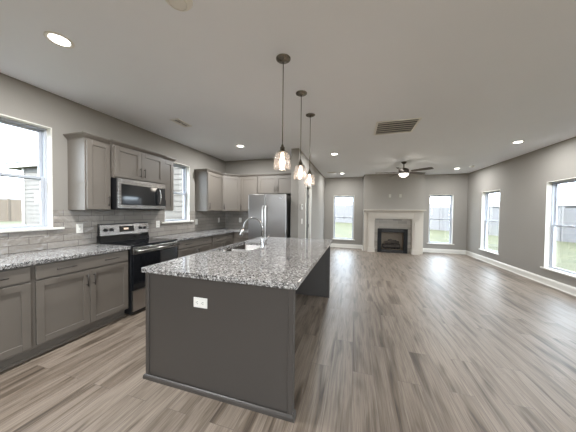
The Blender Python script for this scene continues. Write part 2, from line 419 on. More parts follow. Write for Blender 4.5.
BP = [(0, 0), (.016, 0), (.016, .105), (.012, .120), (.006, .135), (0, .14)]
SP = [(.016, 0), (.030, 0), (.028, .012), (.016, .02)]
def baseboard(name, path):
    mb = MB(); mb.sweep(BP, path); mb.sweep(SP, path); struct(name, mb, m_trim)
baseboard('baseboard_right', [(XR, YF), (XR, YB)])
baseboard('baseboard_far', [(BX1, YF), (XR, YF)])
baseboard('baseboard_far_left', [(XM1, YF), (BX0, YF), (BX0, BY+.03)])
baseboard('baseboard_middle', [(XM0, YM), (XM1, YM), (XM1, DY0-.07)])
baseboard('baseboard_middle_far', [(XM1, DY1+.07), (XM1, YF)])
def sw_fix(): pass

# ---- windows: local x along the wall, +y outwards, origin at the interior sill centre
def make_window(idx, loc, rotz, w, h, ledge=.07, ear=.09, double=True):
    r = struct_empty('window_%d' % idx, loc, rotz)
    a = w/2; y0, y1 = .075, .15
    mb = MB(); t = .012                                     # painted liner of the opening
    mb.box(-a, -a+t, -.002, y0, 0, h); mb.box(a-t, a, -.002, y0, 0, h); mb.box(-a+t, a-t, -.002, y0, h-t, h)
    mb.build('window_jamb', m_trim, r)
    mb = MB(); mb.box(-a+t, a-t, 0, y0, 0, .016); mb.box(-a-ear, a+ear, -ledge, 0, -.012, .016, .004)
    mb.build('window_sill', m_trim, r)
    f = .020; mb = MB()                                     # vinyl frame
    mb.box(-a, -a+f+t, y0, y1, 0, h, .003); mb.box(a-f-t, a, y0, y1, 0, h, .003)
    mb.box(-a+f+t, a-f-t, y0, y1, h-f-t, h, .003); mb.box(-a+f+t, a-f-t, y0, y1, 0, f+.002, .003)
    mb.build('window_frame', m_vinyl, r)
    iw = a-f-t; zb, zt = f+.002, h-f-t; mid = (zb+zt)/2
    for (p, q, yy, nm) in ((zb, mid+.018, .085, 'lower_sash'), (mid-.018, zt, .118, 'upper_sash')):
        mb = MB(); s = .029
        mb.box(-iw, -iw+s, yy, yy+.026, p, q, .003); mb.box(iw-s, iw, yy, yy+.026, p, q, .003)
        mb.box(-iw+s, iw-s, yy, yy+.026, p, p+s, .003); mb.box(-iw+s, iw-s, yy, yy+.026, q-s, q, .003)
        if nm == 'lower_sash': mb.box(-.03, .03, yy-.012, yy+.006, q-.012, q+.008, .003)
        sa = mb.build(nm, m_vinyl, r)
        MB().box(-iw+s-.003, iw-s+.003, yy+.010, yy+.014, p+s-.003, q-s+.003).build('glass_pane', m_glass, sa)
    return r
def window_portal(parent, w, h):
    ld = bpy.data.lights.new('sky_portal', 'AREA'); ld.shape = 'RECTANGLE'; ld.size = w; ld.size_y = h
    ld.cycles.is_portal = True
    o = bpy.data.objects.new('sky_portal', ld); COL.objects.link(o); o.parent = parent
    o.location = (0, .165, h/2); o.rotation_euler = (-PI/2, 0, 0)
wi = 1
for (a, b, z0, z1) in left_open:
    r = make_window(wi, (XL, (a+b)/2, z0), PI/2, b-a, z1-z0, .045, .085); window_portal(r, b-a, z1-z0); wi += 1
for (a, b, z0, z1) in far_open:
    r = make_window(wi, ((a+b)/2, YF, z0), 0, b-a, z1-z0, .03, .05); window_portal(r, b-a, z1-z0); wi += 1
for (a, b, z0, z1) in right_open:
    r = make_window(wi, (XR, (a+b)/2, z0), -PI/2, b-a, z1-z0, .03, .05); window_portal(r, b-a, z1-z0); wi += 1
for k, (a, b, z0, z1) in enumerate(added_back_open):              # unseen patio door added behind the camera to let in more daylight
    r = struct_empty('door_%d' % (k+2), ((a+b)/2, YB, z0), PI); hw = (b-a)/2; h = z1-z0
    mb = MB(); f = .06
    mb.box(-hw, -hw+f, .04, .12, 0, h); mb.box(hw-f, hw, .04, .12, 0, h); mb.box(-hw+f, hw-f, .04, .12, h-f, h)
    mb.box(-hw+f, hw-f, .04, .12, 0, f); mb.box(-.04, .04, .04, .12, f, h-f)
    mb.build('door_frame', m_vinyl, r)
    MB().box(-hw+f, -.04, .07, .08, f, h-f).build('glass_pane', m_glass, r)
    MB().box(.04, hw-f, .07, .08, f, h-f).build('glass_pane', m_glass, r)
    window_portal(r, b-a, h)

# ---- pantry door in the dividing wall
r = struct_empty('door_1', (XM1, (DY0+DY1)/2, 0), PI/2)     # local +y points into the pantry
hw = (DY1-DY0)/2
mb = MB()
mb.box(-hw, -hw+.012, 0, .168, 0, 2.04); mb.box(hw-.012, hw, 0, .168, 0, 2.04); mb.box(-hw+.012, hw-.012, 0, .168, 2.028, 2.04)
mb.build('door_jamb', m_trim, r)
mb = MB()
mb.box(-hw-.055, -hw+.005, -.014, 0, 0, 2.095, .003); mb.box(hw-.005, hw+.055, -.014, 0, 0, 2.095, .003); mb.box(-hw+.005, hw-.005, -.014, 0, 2.035, 2.095, .003)
mb.build('door_casing', m_trim, r)
d = MB().box(-hw+.014, hw-.014, .05, .085, .012, 2.026, .002)
for (p, q) in ((.12, .9), (1.0, 1.92)): d.box(-hw+.10, hw-.10, .044, .052, p, q, .004)
d = d.build('door_leaf', m_door, r)
for z in (.25, 1.0, 1.8): MB().tube([(hw-.016, .046, z-.045), (hw-.016, .046, z+.045)], .006, 8).build('hinge', m_black, d)
MB().lathe([(0, .052), (.024, .048), (.028, .036), (.02, .02), (.01, .015), (.01, 0), (.026, -.0)], (-hw+.07, .0, .96), 16, axis='Y').build('door_handle', m_nickel, d)

# ---------------------------------------------------------------- outdoors
def gz(x, y):
    dx = max(XL-x, 0, x-XR); dy = max(YB-y, 0, y-YF); d = math.hypot(dx, dy)
    return -.35+.65*min(1.0, (d/16)**2)
t = bmesh.new(); N = 110; S0 = -100
vs = [[t.verts.new((S0+i*200/N, S0+j*200/N, gz(S0+i*200/N, S0+j*200/N))) for j in range(N+1)] for i in range(N+1)]
for i in range(N):
    for j in range(N): t.faces.new((vs[i][j], vs[i+1][j], vs[i+1][j+1], vs[i][j+1]))
mb = MB(); mb._add(t, 0, True)
tag(mb.build('lawn', m_grass), 'green lawn around the house seen through every window', 'grass', kind='stuff')

# wing of the same house seen through the kitchen windows
WY, WX = 4.30, -9.95
wing = thing('house_wing', 'cream lap sided wing of the house outside the kitchen windows', 'building', (WX, WY, 0))
L = XL-T-WX
t = bmesh.new(); z = -.30; e = .127
pts = []
while z < 2.60: pts += [(0.0-.015, z), (0.0, z+e)]; z += e
front = [(t.verts.new((0, o, zz)), t.verts.new((L, o, zz))) for o, zz in pts]
for A, B in zip(front, front[1:]): t.faces.new((A[0], A[1], B[1], B[0]))
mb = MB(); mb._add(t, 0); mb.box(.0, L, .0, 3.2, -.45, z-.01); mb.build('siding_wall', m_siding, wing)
mb = MB(); mb.box(-.03, .085, -.03, .09, -.40, 2.655, .004); mb.build('corner_board', m_soffit, wing)
MB().box(-1.9, L, -.14, .02, 2.66, 2.69).build('eave_soffit', m_soffit, wing)
MB().box(-1.9, L, -.17, -.142, 2.64, 2.80).build('fascia_board', m_soffit, wing)
t = bmesh.new(); q = [t.verts.new(v) for v in ((-1.95, -.21, 2.79), (L, -.21, 2.79), (L, 1.6, 3.05), (-1.95, 1.6, 3.05), (L, 3.6, 2.79), (-1.95, 3.6, 2.79))]
t.faces.new((q[0], q[1], q[2], q[3])); t.faces.new((q[3], q[2], q[4], q[5])); t.faces.new((q[0], q[3], q[5])); t.faces.new((q[1], q[4], q[2])); t.faces.new((q[0], q[5], q[4], q[1]))
mb = MB(); mb._add(t, 0); mb.build('shingle_roof', m_shingle, wing)
MB().box(-1.80, -1.66, -.13, .01, -.4, 2.66, .006).build('porch_post', m_soffit, wing)
MB().tube([(-1.66, -.07, 2.22), (-1.20, -.07, 2.66)], .05, 4).build('porch_brace', m_soffit, wing)

def fence(name, label, pts, height, mat, step, posts, group=None):
    """run of board fence through plan points"""
    root = thing(name, label, 'fence', (pts[0][0], pts[0][1], 0), 0, group)
    ox, oy = pts[0][:2]; seglist = []
    panel = MB()
    for (x0, y0), (x1, y1) in zip(pts, pts[1:]):
        L_ = math.hypot(x1-x0, y1-y0); n_ = max(1, int(L_/step)); ux, uy = (x1-x0)/L_, (y1-y0)/L_
        for k in range(n_):
            s0 = L_*k/n_+.004; s1 = L_*(k+1)/n_-.004
            a = (x0+ux*s0, y0+uy*s0); b_ = (x0+ux*s1, y0+uy*s1); zc = gz((a[0]+b_[0])/2, (a[1]+b_[1])/2)
            n2 = (-uy*.012, ux*.012)
            poly = [(a[0]-ox-n2[0], a[1]-oy-n2[1]), (b_[0]-ox-n2[0], b_[1]-oy-n2[1]), (b_[0]-ox+n2[0], b_[1]-oy+n2[1]), (a[0]-ox+n2[0], a[1]-oy+n2[1])]
            panel.prism(poly, zc-.05, zc+height)
        m_ = max(1, int(L_/posts))
        for k in range(m_+1): seglist.append((x0+ux*L_*k/m_, y0+uy*L_*k/m_))
    panel.build('fence_panel', mat, root)
    done = set()
    for (x, y) in seglist:
        key = (round(x, 2), round(y, 2))
        if key in done: continue
        done.add(key); zc = gz(x, y)
        MB().box(x-ox-.06, x-ox+.06, y-oy-.06, y-oy+.06, zc-.1, zc+height+.06, .004).build('fence_post', mat, root)
    return root
fence('wooden_fence', 'tan wooden board fence across the lawn outside the left kitchen window', [(-31, 4), (-26, 16), (-24, 24)], 1.85, m_wood_fence, .30, 2.4)
fence('vinyl_fence', 'white vinyl fence along the lawn beyond the living room windows', [(16, 8), (10.9, 16), (6.6, 20.6), (-1.1, 24.7), (-7, 27)], 1.83, m_vinyl_fence, .6, 2.4)

def far_house(label, loc, rotz, w, dpt, h, rh, wallm, roofm):
    r = thing('neighbour_house', label, 'building', loc, rotz)
    MB().box(-w/2, w/2, -dpt/2, dpt/2, -.6, h).build('house_wall', wallm, r)
    t = bmesh.new(); o = .4
    q = [t.verts.new(v) for v in ((-w/2-o, -dpt/2-o, h), (w/2+o, -dpt/2-o, h), (w/2+o, dpt/2+o, h), (-w/2-o, dpt/2+o, h), (-w/2+dpt*.35, 0, h+rh), (w/2-dpt*.35, 0, h+rh))]
    for f in ((0, 1, 5, 4), (2, 3, 4, 5), (1, 2, 5), (3, 0, 4), (3, 2, 1, 0)): t.faces.new([q[k] for k in f])
    mb = MB(); mb._add(t); mb.build('house_roof', roofm, r)
    for x in (-w*.3, 0, w*.3): MB().box(x-.5, x+.5, -dpt/2-.03, -dpt/2+.02, h-1.9, h-.6).build('house_window', m_bglass, r)
far_house('grey roofed house behind the tan wooden fence', (-44, 16, 0), 1.2, 22, 9, 2.3, 1.75, m_far_house, m_shingle)
far_house('long pale house behind the vinyl fence outside the right wall windows', (26, 34, 0), -.75, 24, 9, 2.3, .9, m_far_house, m_shingle)
far_house('pale house behind the vinyl fence outside the window left of the fireplace', (-4, 46, 0), .1, 18, 9, 2.6, .9, m_far_house, m_shingle)
far_house('pale house behind the vinyl fence outside the window right of the fireplace', (13, 55, 0), -.2, 16, 9, 2.5, .9, m_far_house, m_shingle)

# ---------------------------------------------------------------- kitchen cabinetry
# local frame: x along the run, y=0 at the wall, front at -depth, z up
def shaker(x0, x1, z0, z1, y, th=.02, fr=.058):
    mb = MB(); yb = y+th
    mb.box(x0, x0+fr, y, yb, z0, z1, .0015); mb.box(x1-fr, x1, y, yb, z0, z1, .0015)
    mb.box(x0+fr, x1-fr, y, yb, z0, z0+fr, .0015); mb.box(x0+fr, x1-fr, y, yb, z1-fr, z1, .0015)
    mb.box(x0+fr-.002, x1-fr+.002, y+.010, yb-.001, z0+fr-.002, z1-fr+.002)
    return mb
def pull(parent, x, y, z, L, vert, m=None):
    mb = MB(); o = .030; r = .0055
    a, b_ = (-L/2, L/2)
    P = (lambda s, yy: (x, yy, z+s)) if vert else (lambda s, yy: (x+s, yy, z))
    mb.tube([P(a, y-o), P(b_, y-o)], r, 10)
    for s in (a*.72, b_*.72): mb.tube([P(s, y+.001), P(s, y-o)], r*.8, 8)
    return mb.build('bar_pull', m or m_pull, parent)
def base_cabinet(label, loc, rotz, w, doors=2, drawer_pulls=2, group='grey base cabinets', fill=(0, 0)):
    r = thing('base_cabinet', label, 'cabinet', loc, rotz, group); d = .606
    mb = MB(); mb.box(0, w, -d, -.004, .105, .874, .001)
    mb.build('cabinet_body', m_cab, r)
    mb = MB(); mb.box(0, w, -d+.07, -.01, 0, .105); mb.sweep([(0, 0), (.018, 0), (.016, .014), (0, .022)], [(0, -d+.07), (w, -d+.07)])
    mb.build('toe_kick', m_cab, r)
    a, b_ = .018+fill[0], w-.018-fill[1]
    mb = MB(); mb.box(a, b_, -d-.0235, -d-.0035, .735, .862, .003)
    dr = mb.build('drawer', m_cab, r)
    for k in range(drawer_pulls):
        pull(dr, a+(b_-a)*((k+.5)/drawer_pulls), -d-.0235, .80, .16, False)
    n_ = doors
    for k in range(n_):
        x0 = a+(b_-a)*k/n_+(.0015 if k else 0); x1 = a+(b_-a)*(k+1)/n_-(.0015 if k < n_-1 else 0)
        dd = shaker(x0, x1, .130, .718, -d-.0235).build('door', m_cab, r)
        px = (x1-.032) if (k == 0) else (x0+.032)
        pull(dd, px, -d-.0235, .615, .13, True)
    return r
def wall_cabinet(label, loc, rotz, w, z0, z1, doors, pulls, d=.305, group='grey wall cabinets', crown=None):
    r = thing('wall_cabinet', label, 'cabinet', loc, rotz, group)
    MB().box(0, w, -d, -.003, z0, z1, .001).build('cabinet_body', m_cab, r)
    a, b_ = .012, w-.012
    for k in range(doors):
        x0 = a+(b_-a)*k/doors+(.0015 if k else 0); x1 = a+(b_-a)*(k+1)/doors-(.0015 if k < doors-1 else 0)
        dd = shaker(x0, x1, z0+.012, z1-.012, -d-.0235).build('door', m_cab, r)
        px = {'l': x0+.032, 'r': x1-.032}[pulls[k]]
        pull(dd, px, -d-.0235, z0+.012+.105, .13, True)
    if crown:
        mb = MB(); mb.sweep([(0, 0), (.006, 0), (.006, .006), (.012, .010), (.030, .030), (.034, .038), (.042, .040), (.042, .052), (0, .052)], crown)
        for v in mb.bm.verts: v.co.z += z1
        mb.build('crown_moulding', m_cab, r)
    return r
RL = PI/2
base_cabinet('grey two door base cabinet at the left photo edge under the window', (XL, .325, 0), RL, .925)
base_cabinet('grey two door base cabinet directly left of the range', (XL, 1.25, 0), RL, .895)
base_cabinet('grey base cabinet directly right of the range under the small window', (XL, 2.93, 0), RL, .945, fill=(.02, 0))
base_cabinet('grey base cabinet between the small window and the kitchen corner', (XL, 3.875, 0), RL, .844, fill=(0, .05))
# corner run on the kitchen end wall
cb = base_cabinet('narrow grey base cabinet between the corner and the refrigerator', (-2.78, YK, 0), 0, .485, doors=1, drawer_pulls=1, fill=(.06, 0))
mb = MB(); mb.box(XL+.004, -2.785, 4.724, YK-.004, 0, .87)
tag(mb.build('corner_cabinet_box', m_cab), 'blind corner cabinet under the counter in the kitchen corner', 'cabinet')

# uppers, left wall
Z0, Z1 = 1.372, 2.235
c1 = wall_cabinet('tall single door wall cabinet left of the microwave', (XL, 1.850, 0), RL, .290, Z0, Z1, 1, 'r', crown=[(0, -.003), (0, -.305), (.29, -.305)])
c2 = wall_cabinet('short two door wall cabinet above the microwave', (XL, 2.145, 0), RL, .790, 1.805, Z1, 2, 'rl', d=.345, crown=[(0, -.32), (0, -.345), (.79, -.345), (.79, -.32)])
c3 = wall_cabinet('tall single door wall cabinet right of the microwave beside the small window', (XL, 2.940, 0), RL, .255, Z0, Z1, 1, 'l', crown=[(0, -.305), (.255, -.305), (.255, -.003)])
# uppers, corner and end wall
c4 = wall_cabinet('tall wall cabinet on the left wall beyond the small window', (XL, 4.135, 0), RL, .585, Z0, Z1, 1, 'l', crown=[(0, -.003), (0, -.305), (.585, -.305)])
r = thing('corner_wall_cabinet', 'angled wall cabinet in the kitchen corner', 'cabinet', (XL, YK, 0), 0, None)
A, B = (.305, -.620), (.620, -.305)
MB().prism([(.003, -.003), (.003, -.620), A, B, (.620, -.003)], Z0, Z1).build('cabinet_body', m_cab, r)
Ld = math.hypot(B[0]-A[0], B[1]-A[1])
dd = shaker(.012, Ld-.012, Z0+.012, Z1-.012, -.02).build('door', m_cab, r); dd.location = (A[0], A[1], 0); dd.rotation_euler = (0, 0, PI/4)
pull(dd, .044, -.02, Z0+.117, .13, True)
mb = MB(); mb.sweep([(0, 0), (.006, 0), (.006, .006), (.012, .010), (.030, .030), (.034, .038), (.042, .040), (.042, .052), (0, .052)], [A, B])
for v in mb.bm.verts: v.co.z += Z1
mb.build('crown_moulding', m_cab, r)
c5 = wall_cabinet('narrow tall wall cabinet left of the refrigerator', (-2.777, YK, 0), 0, .482, Z0, Z1, 1, 'l', crown=[(0, -.305), (.482, -.305)])
c6 = wall_cabinet('short two door wall cabinet above the refrigerator', (-2.293, YK, 0), 0, .955, 1.80, Z1, 2, 'rl', crown=[(0, -.305), (.955, -.305)])

# counters
def slab(mb, poly): mb.prism(poly, .876, .914, .004)
mb = MB(); slab(mb, [(XL+.002, .20), (-2.75, .20), (-2.75, 2.150), (XL+.002, 2.150)])
tag(mb.build('granite_countertop', m_granite), 'speckled granite counter left of the range', 'countertop')
mb = MB(); slab(mb, [(XL+.002, 2.922), (-2.75, 2.922), (-2.75, 4.69), (-2.295, 4.69), (-2.295, YK-.002), (XL+.002, YK-.002)])
tag(mb.build('granite_countertop', m_granite), 'L shaped speckled granite counter right of the range running to the refrigerator', 'countertop')

# backsplash
def splash(name, label, loc, rotz, rects):
    mb = MB()
    for (a, b_, z0, z1) in rects: mb.box(a, b_, -.008, -.0005, z0, z1)
    return tag(mb.build(name, m_tile, loc=loc, rotz=rotz), label, 'backsplash')
w1, w2 = left_open[1], left_open[2]
BT = 1.372
splash('tile_backsplash', 'glossy grey tile backsplash on the left wall behind the range', (XL, 0, .9155), RL,
       [(.20, w1[0]-.086, 0, BT-.9155), (w1[0]-.086, w1[1]+.086, 0, KW[0]-.0135-.9155), (w1[1]+.086, w2[0]-.086, 0, BT-.9155),
        (w2[0]-.086, w2[1]+.086, 0, KW[0]-.0135-.9155), (w2[1]+.086, YK-.009, 0, BT-.9155),
        (w1[0]-.086, w1[0], KW[0]+.018-.9155, BT-.9155), (w1[1], w1[1]+.086, KW[0]+.018-.9155, BT-.9155),
        (w2[0]-.086, w2[0], KW[0]+.018-.9155, BT-.9155), (w2[1], w2[1]+.086, KW[0]+.018-.9155, BT-.9155)])
splash('tile_backsplash', 'grey tile backsplash on the kitchen end wall left of the refrigerator', (0, YK, .9155), 0, [(XL+.009, -2.297, 0, BT-.9155)])

# ---------------------------------------------------------------- range
r = thing('electric_range', 'stainless steel and black glass electric range between the base cabinets', 'range', (XL, 2.157, 0), RL)
W = .758
MB().box(0, W, -.635, -.02, .02, .898, .002).build('oven_body', m_black, r)
mb = MB(); mb.box(-.0, W, -.660, -.075, .899, .918, .004, 2)
ck = mb.build('cooktop', m_bglass, r)
for (x, y, rr) in ((.19, -.50, .105), (.57, -.50, .085), (.19, -.22, .075), (.57, -.22, .10)):
    MB().lathe([(rr, .9181), (rr, .9187), (rr-.004, .9187), (rr-.004, .9181)], (x, y, 0), 40, closed=True).build('burner_ring', m_burner, ck)
# slanted backguard
def backpoly(mb, prof, x0, x1):
    t = bmesh.new(); A = [t.verts.new((x0, y, z)) for y, z in prof]; B = [t.verts.new((x1, y, z)) for y, z in prof]
    n_ = len(prof)
    for k in range(n_): t.faces.new((A[k], A[(k+1) % n_], B[(k+1) % n_], B[k]))
    t.faces.new(A[::-1]); t.faces.new(B); bmesh.ops.recalc_face_normals(t, faces=t.faces[:]); mb._add(t)
mb = MB(); backpoly(mb, [(-.01, .92), (-.085, .92), (-.065, 1.0), (-.062, 1.015), (-.01, 1.015)], .002, W-.002); mb.build('backguard_base', m_bglass, r)
mb = MB(); backpoly(mb, [(-.03, 1.016), (-.082, 1.016), (-.062, 1.165), (-.03, 1.172)], .004, W-.004)
bg = mb.build('control_panel', m_steel, r)
for (a, b_) in ((-.001, .006), (W-.006, W+.001)):
    mb = MB(); backpoly(mb, [(-.035, 1.0), (-.05, 1.0), (-.05, 1.178), (-.035, 1.178)], a, b_); mb.build('end_cap', m_black, r)
mb = MB(); backpoly(mb, [(-.030, 1.176), (-.058, 1.168), (-.058, 1.180), (-.030, 1.181)], .006, W-.006); mb.build('top_cap', m_black, r)
mb = MB(); backpoly(mb, [(-.07, 1.052), (-.0805, 1.052), (-.0695, 1.136), (-.06, 1.136)], .27, .49); dp = mb.build('display', m_bglass, bg)
mb = MB(); backpoly(mb, [(-.072, 1.085), (-.0785, 1.085), (-.0752, 1.11), (-.07, 1.11)], .33, .40); mb.build('clock_digits', m_display, dp)
for x in (.075, .155, .60, .68):
    mb = MB(); mb.lathe([(0, -.030), (.018, -.028), (.021, -.006), (.025, 0), (0, 0)], (x, -.073, 1.092), 20, axis='Y'); mb.box(x-.004, x+.004, -.106, -.098, 1.075, 1.110, .001)
    mb.build('control_knob', m_black, bg)
mb = MB(); mb.box(.004, W-.004, -.672, -.637, .335, .800, .006, 2); dor = mb.build('oven_door', m_bglass, r)
mb = MB(); mb.box(.004, W-.004, -.673, -.637, .802, .888, .006, 2); mb.build('door_rail', m_steel, dor)
mb = MB(); mb.tube([(.03, -.722, .845), (W-.03, -.722, .845)], .0145, 14)
for x in (.05, W-.05): mb.box(x-.014, x+.014, -.722, -.670, .834, .856, .003)
mb.build('door_handle', m_steel, dor)
mb = MB(); mb.box(.004, W-.004, -.668, -.637, .055, .325, .006, 2); mb.build('storage_drawer', m_steelv, r)
for x in (.04, W-.04):
    for y in (-.58, -.08): MB().lathe([(0, 0), (.018, 0), (.018, .03), (0, .03)], (x, y, 0), 12).build('levelling_foot', m_black, r)

# ---------------------------------------------------------------- microwave (over the range)
r = thing('microwave', 'stainless steel over the range microwave with black glass window', 'microwave', (XL, 2.160, 0), RL)
W = .762; D = .385; z0, z1 = 1.388, 1.800
MB().box(0, W, -D, -.01, z0, z1, .002).build('microwave_body', m_black, r)
fd = MB()                                                  # door face with frame around the glass
y0, y1 = -D-.028, -D-.001
gx0, gx1, gz0, gz1 = .045, .60, z0+.075, z1-.075
fd.box(0, gx0, y0, y1, z0+.012, z1, .002); fd.box(gx0, W, y0, y1, z1-.075, z1, .002); fd.box(gx0, W, y0, y1, z0+.012, z0+.06, .002)
fd = fd.build('microwave_door', m_steel, r)
MB().box(gx0-.002, .615, y0+.004, y1, z0+.058, z1-.073, .001).build('door_glass', m_bglass, fd)
cp = MB().box(.617, W, y0+.002, y1, z0+.058, z1-.073, .001).build('control_panel', m_black, r)
for i in range(3):
    for j in range(5): MB().box(.672+i*.026, .690+i*.026, y0-.0005, y0+.003, z0+.085+j*.034, z0+.105+j*.034, .001).build('keypad_button', m_pull, cp)
mb = MB(); pts = []
for k in range(13):
    s = k/12; pts.append((.628, y0-.010-.040*math.sin(PI*s)**.6, z0+.075+s*(z1-z0-.165)))
mb.tube(pts, .011, 12); mb.build('door_handle', m_chrome, fd)
MB().box(.02, W-.02, -D+.02, -.05, z0-.006, z0+.001).build('vent_grille', m_pull, r)

# ---------------------------------------------------------------- refrigerator
FX0, FX1, FY = -2.280, -1.392, 4.500
r = thing('refrigerator', 'stainless steel side by side refrigerator at the kitchen end wall', 'refrigerator', (FX0, FY, 0))
W = FX1-FX0
MB().box(.004, W-.004, .065, .735, .02, 1.735, .004).build('refrigerator_body', m_fridge_side, r)
sx = .398
for (a, b_) in ((.002, sx-.003), (sx+.003, W-.002)):
    dd = MB().box(a, b_, 0, .062, .09, 1.752, .010, 3).build('refrigerator_door', m_steelv, r)
    hx = sx-.035 if a < .1 else sx+.035
    mb = MB(); mb.tube([(hx, -.002, 1.50), (hx, -.045, 1.47), (hx, -.052, 1.40), (hx, -.052, .75), (hx, -.045, .68), (hx, -.002, .65)], .015, 12)
    mb.build('door_handle', m_handle, dd)
    if a > .1:
        MB().box(b_-.17, b_-.06, -.0015, .001, 1.66, 1.68).build('maker_badge', m_chrome, dd)
mb = MB(); mb.box(.01, W-.01, .03, .07, .015, .085); mb.build('toe_grille', m_black, r)
for (a, b_) in ((.03, .12), (W-.12, W-.03)): MB().box(a, b_, .02, .11, 1.735, 1.765, .003).build('hinge_cover', m_fridge_side, r)
for a in (.02, W-.08):
    for b_ in (.1, .6): MB().box(a, a+.06, b_, b_+.06, 0, .02).build('foot', m_black, r)

# ---------------------------------------------------------------- island
IX0, IX1, IY0, IY1 = -1.628, -.373, 1.392, 3.640
isl = thing('kitchen_island', 'dark grey kitchen island cabinet with a recessed seating side', 'kitchen island', ((IX0+IX1)/2, (IY0+IY1)/2, 0))
ox, oy = (IX0+IX1)/2, (IY0+IY1)/2
def ib(mb, x0, x1, y0, y1, z0, z1, bev=0): mb.box(x0-ox, x1-ox, y0-oy, y1-oy, z0, z1, bev)
mb = MB(); ib(mb, IX0+.035, IX1-.035, IY0+.008, IY0+.045, 0, .874)
ep = mb.build('end_panel', m_island, isl)
mb = MB(); ib(mb, IX0, IX0+.036, IY0, IY0+.05, 0, .874, .003); mb.build('corner_post', m_island, isl)
mb = MB(); ib(mb, IX1-.036, IX1, IY0, IY0+.05, 0, .874, .003); mb.build('corner_post', m_island, isl)
mb = MB(); ib(mb, IX0+.02, IX1-.002, IY1-.04, IY1, 0, .874, .002); mb.build('end_panel', m_island, isl)
mb = MB(); ib(mb, IX1-.05, IX1, IY1-.05, IY1+.004, 0, .874, .003); mb.build('corner_post', m_island, isl)
mb = MB(); ib(mb, IX0+.03, -.93, IY0+.05, 2.20, .10, .874); ib(mb, IX0+.03, -.93, 3.12, IY1-.04, .10, .874)
ib(mb, IX0+.03, -.93, 2.20, 3.12, .10, .62); ib(mb, -.95, -.93, 2.20, 3.12, .62, .874); ib(mb, IX0+.03, IX0+.05, 2.20, 3.12, .62, .874)
ib(mb, IX0+.10, -.93, IY0+.05, IY1-.04, 0, .10)
body = mb.build('cabinet_body', m_island, isl)
mb = MB()                                                   # shoe moulding around the near end
pr_ = [(0, 0), (.014, 0), (.013, .022), (.008, .032), (0, .036)]
mb.sweep(pr_, [(IX0-ox, IY0+.05-oy), (IX0-ox, IY0-oy), (IX1-ox, IY0-oy), (IX1-ox, IY0+.05-oy)])
mb.build('base_moulding', m_island, isl)
mb = MB(); mb.sweep(pr_, [(-.93-ox, IY0+.05-oy), (-.93-ox, IY1-.04-oy)][::-1]) ; mb.build('base_moulding', m_island, isl)
for k, (a, b_) in enumerate(((1.46, 1.90), (1.91, 2.35), (2.36, 2.80), (2.81, 3.25), (3.26, 3.58))):   # kitchen side doors
    dd = shaker(-(b_), -(a), .13, .855, -.02)
    o = dd.build('door', m_island, isl); o.location = (IX0+.03-ox, -oy, 0); o.rotation_euler = (0, 0, -PI/2)
    pull(o, -(a)-.035 if k % 2 else -(b_)+.035, -.02, .74, .13, True)

# granite top with a real sink opening
TX0, TX1, TY0, TY1 = -1.652, -.350, 1.372, 3.820
SX0, SX1, SY0, SY1 = -1.595, -1.165, 2.27, 3.02
t = bmesh.new()
def ring(x0, x1, y0, y1, z, r_=.0):
    if r_ == 0: return [t.verts.new(p) for p in ((x0, y0, z), (x1, y0, z), (x1, y1, z), (x0, y1, z))]
    out = []
    for (cx_, cy_, a0) in ((x0+r_, y0+r_, PI), (x1-r_, y0+r_, 1.5*PI), (x1-r_, y1-r_, 0), (x0+r_, y1-r_, .5*PI)):
        for k in range(5):
            a = a0+k*PI/8; out.append(t.verts.new((cx_+r_*math.cos(a), cy_+r_*math.sin(a), z)))
    return out
e_ = .003; R_ = .012
outer = [ring(TX0+e_, TX1-e_, TY0+e_, TY1-e_, .914, R_), ring(TX0, TX1, TY0, TY1, .911, R_), ring(TX0, TX1, TY0, TY1, .879, R_), ring(TX0+e_, TX1-e_, TY0+e_, TY1-e_, .876, R_)]
inner = [ring(SX0, SX1, SY0, SY1, .914, R_), ring(SX0, SX1, SY0, SY1, .876, R_)]
n_ = len(outer[0])
def loft(A, B):
    for k in range(n_): t.faces.new((A[k], A[(k+1) % n_], B[(k+1) % n_], B[k]))
for A, B in zip(outer, outer[1:]): loft(A, B)
loft(outer[0], inner[0]); loft(inner[0], inner[1]); loft(inner[1], outer[3])
bmesh.ops.recalc_face_normals(t, faces=t.faces[:])
mb = MB(); mb._add(t)
tag(mb.build('island_countertop', m_granite), 'speckled granite slab on top of the kitchen island', 'countertop')

# sink
r = thing('kitchen_sink', 'stainless steel double bowl sink set in the island counter', 'sink', ((SX0+SX1)/2, (SY0+SY1)/2, .62))
sx_, sy_ = (SX0+SX1)/2, (SY0+SY1)/2
def bowl(y0, y1):
    t = bmesh.new()
    def rg(g, z, r_):
        out = []
        x0, x1, a0_, b0_ = SX0+g-.004, SX1-g+.004, y0+g, y1-g
        for (cx_, cy_, a0) in ((x0+r_, a0_+r_, PI), (x1-r_, a0_+r_, 1.5*PI), (x1-r_, b0_-r_, 0), (x0+r_, b0_-r_, .5*PI)):
            for k in range(5):
                a = a0+k*PI/8; out.append(t.verts.new((cx_+r_*math.cos(a)-sx_, cy_+r_*math.sin(a)-sy_, z-.62)))
        return out
    rs = [rg(-.012, .8755, .045), rg(0, .8755, .04), rg(.004, .87, .04), rg(.012, .70, .05), rg(.04, .672, .06), rg(.12, .668, .04)]
    m_ = len(rs[0])
    for A, B in zip(rs, rs[1:]):
        for k in range(m_): t.faces.new((A[k], A[(k+1) % m_], B[(k+1) % m_], B[k]))
    t.faces.new(rs[-1]); bmesh.ops.recalc_face_normals(t, faces=t.faces[:])
    mb = MB(); mb._add(t, 0, True)
    o = mb.build('sink_bowl', m_steel, r)
    MB().lathe([(0, .0515), (.03, .0515), (.042, .054), (.044, .050), (.0, .049)], (0, (y0+y1)/2-sy_, 0), 24).build('drain', m_chrome, o)
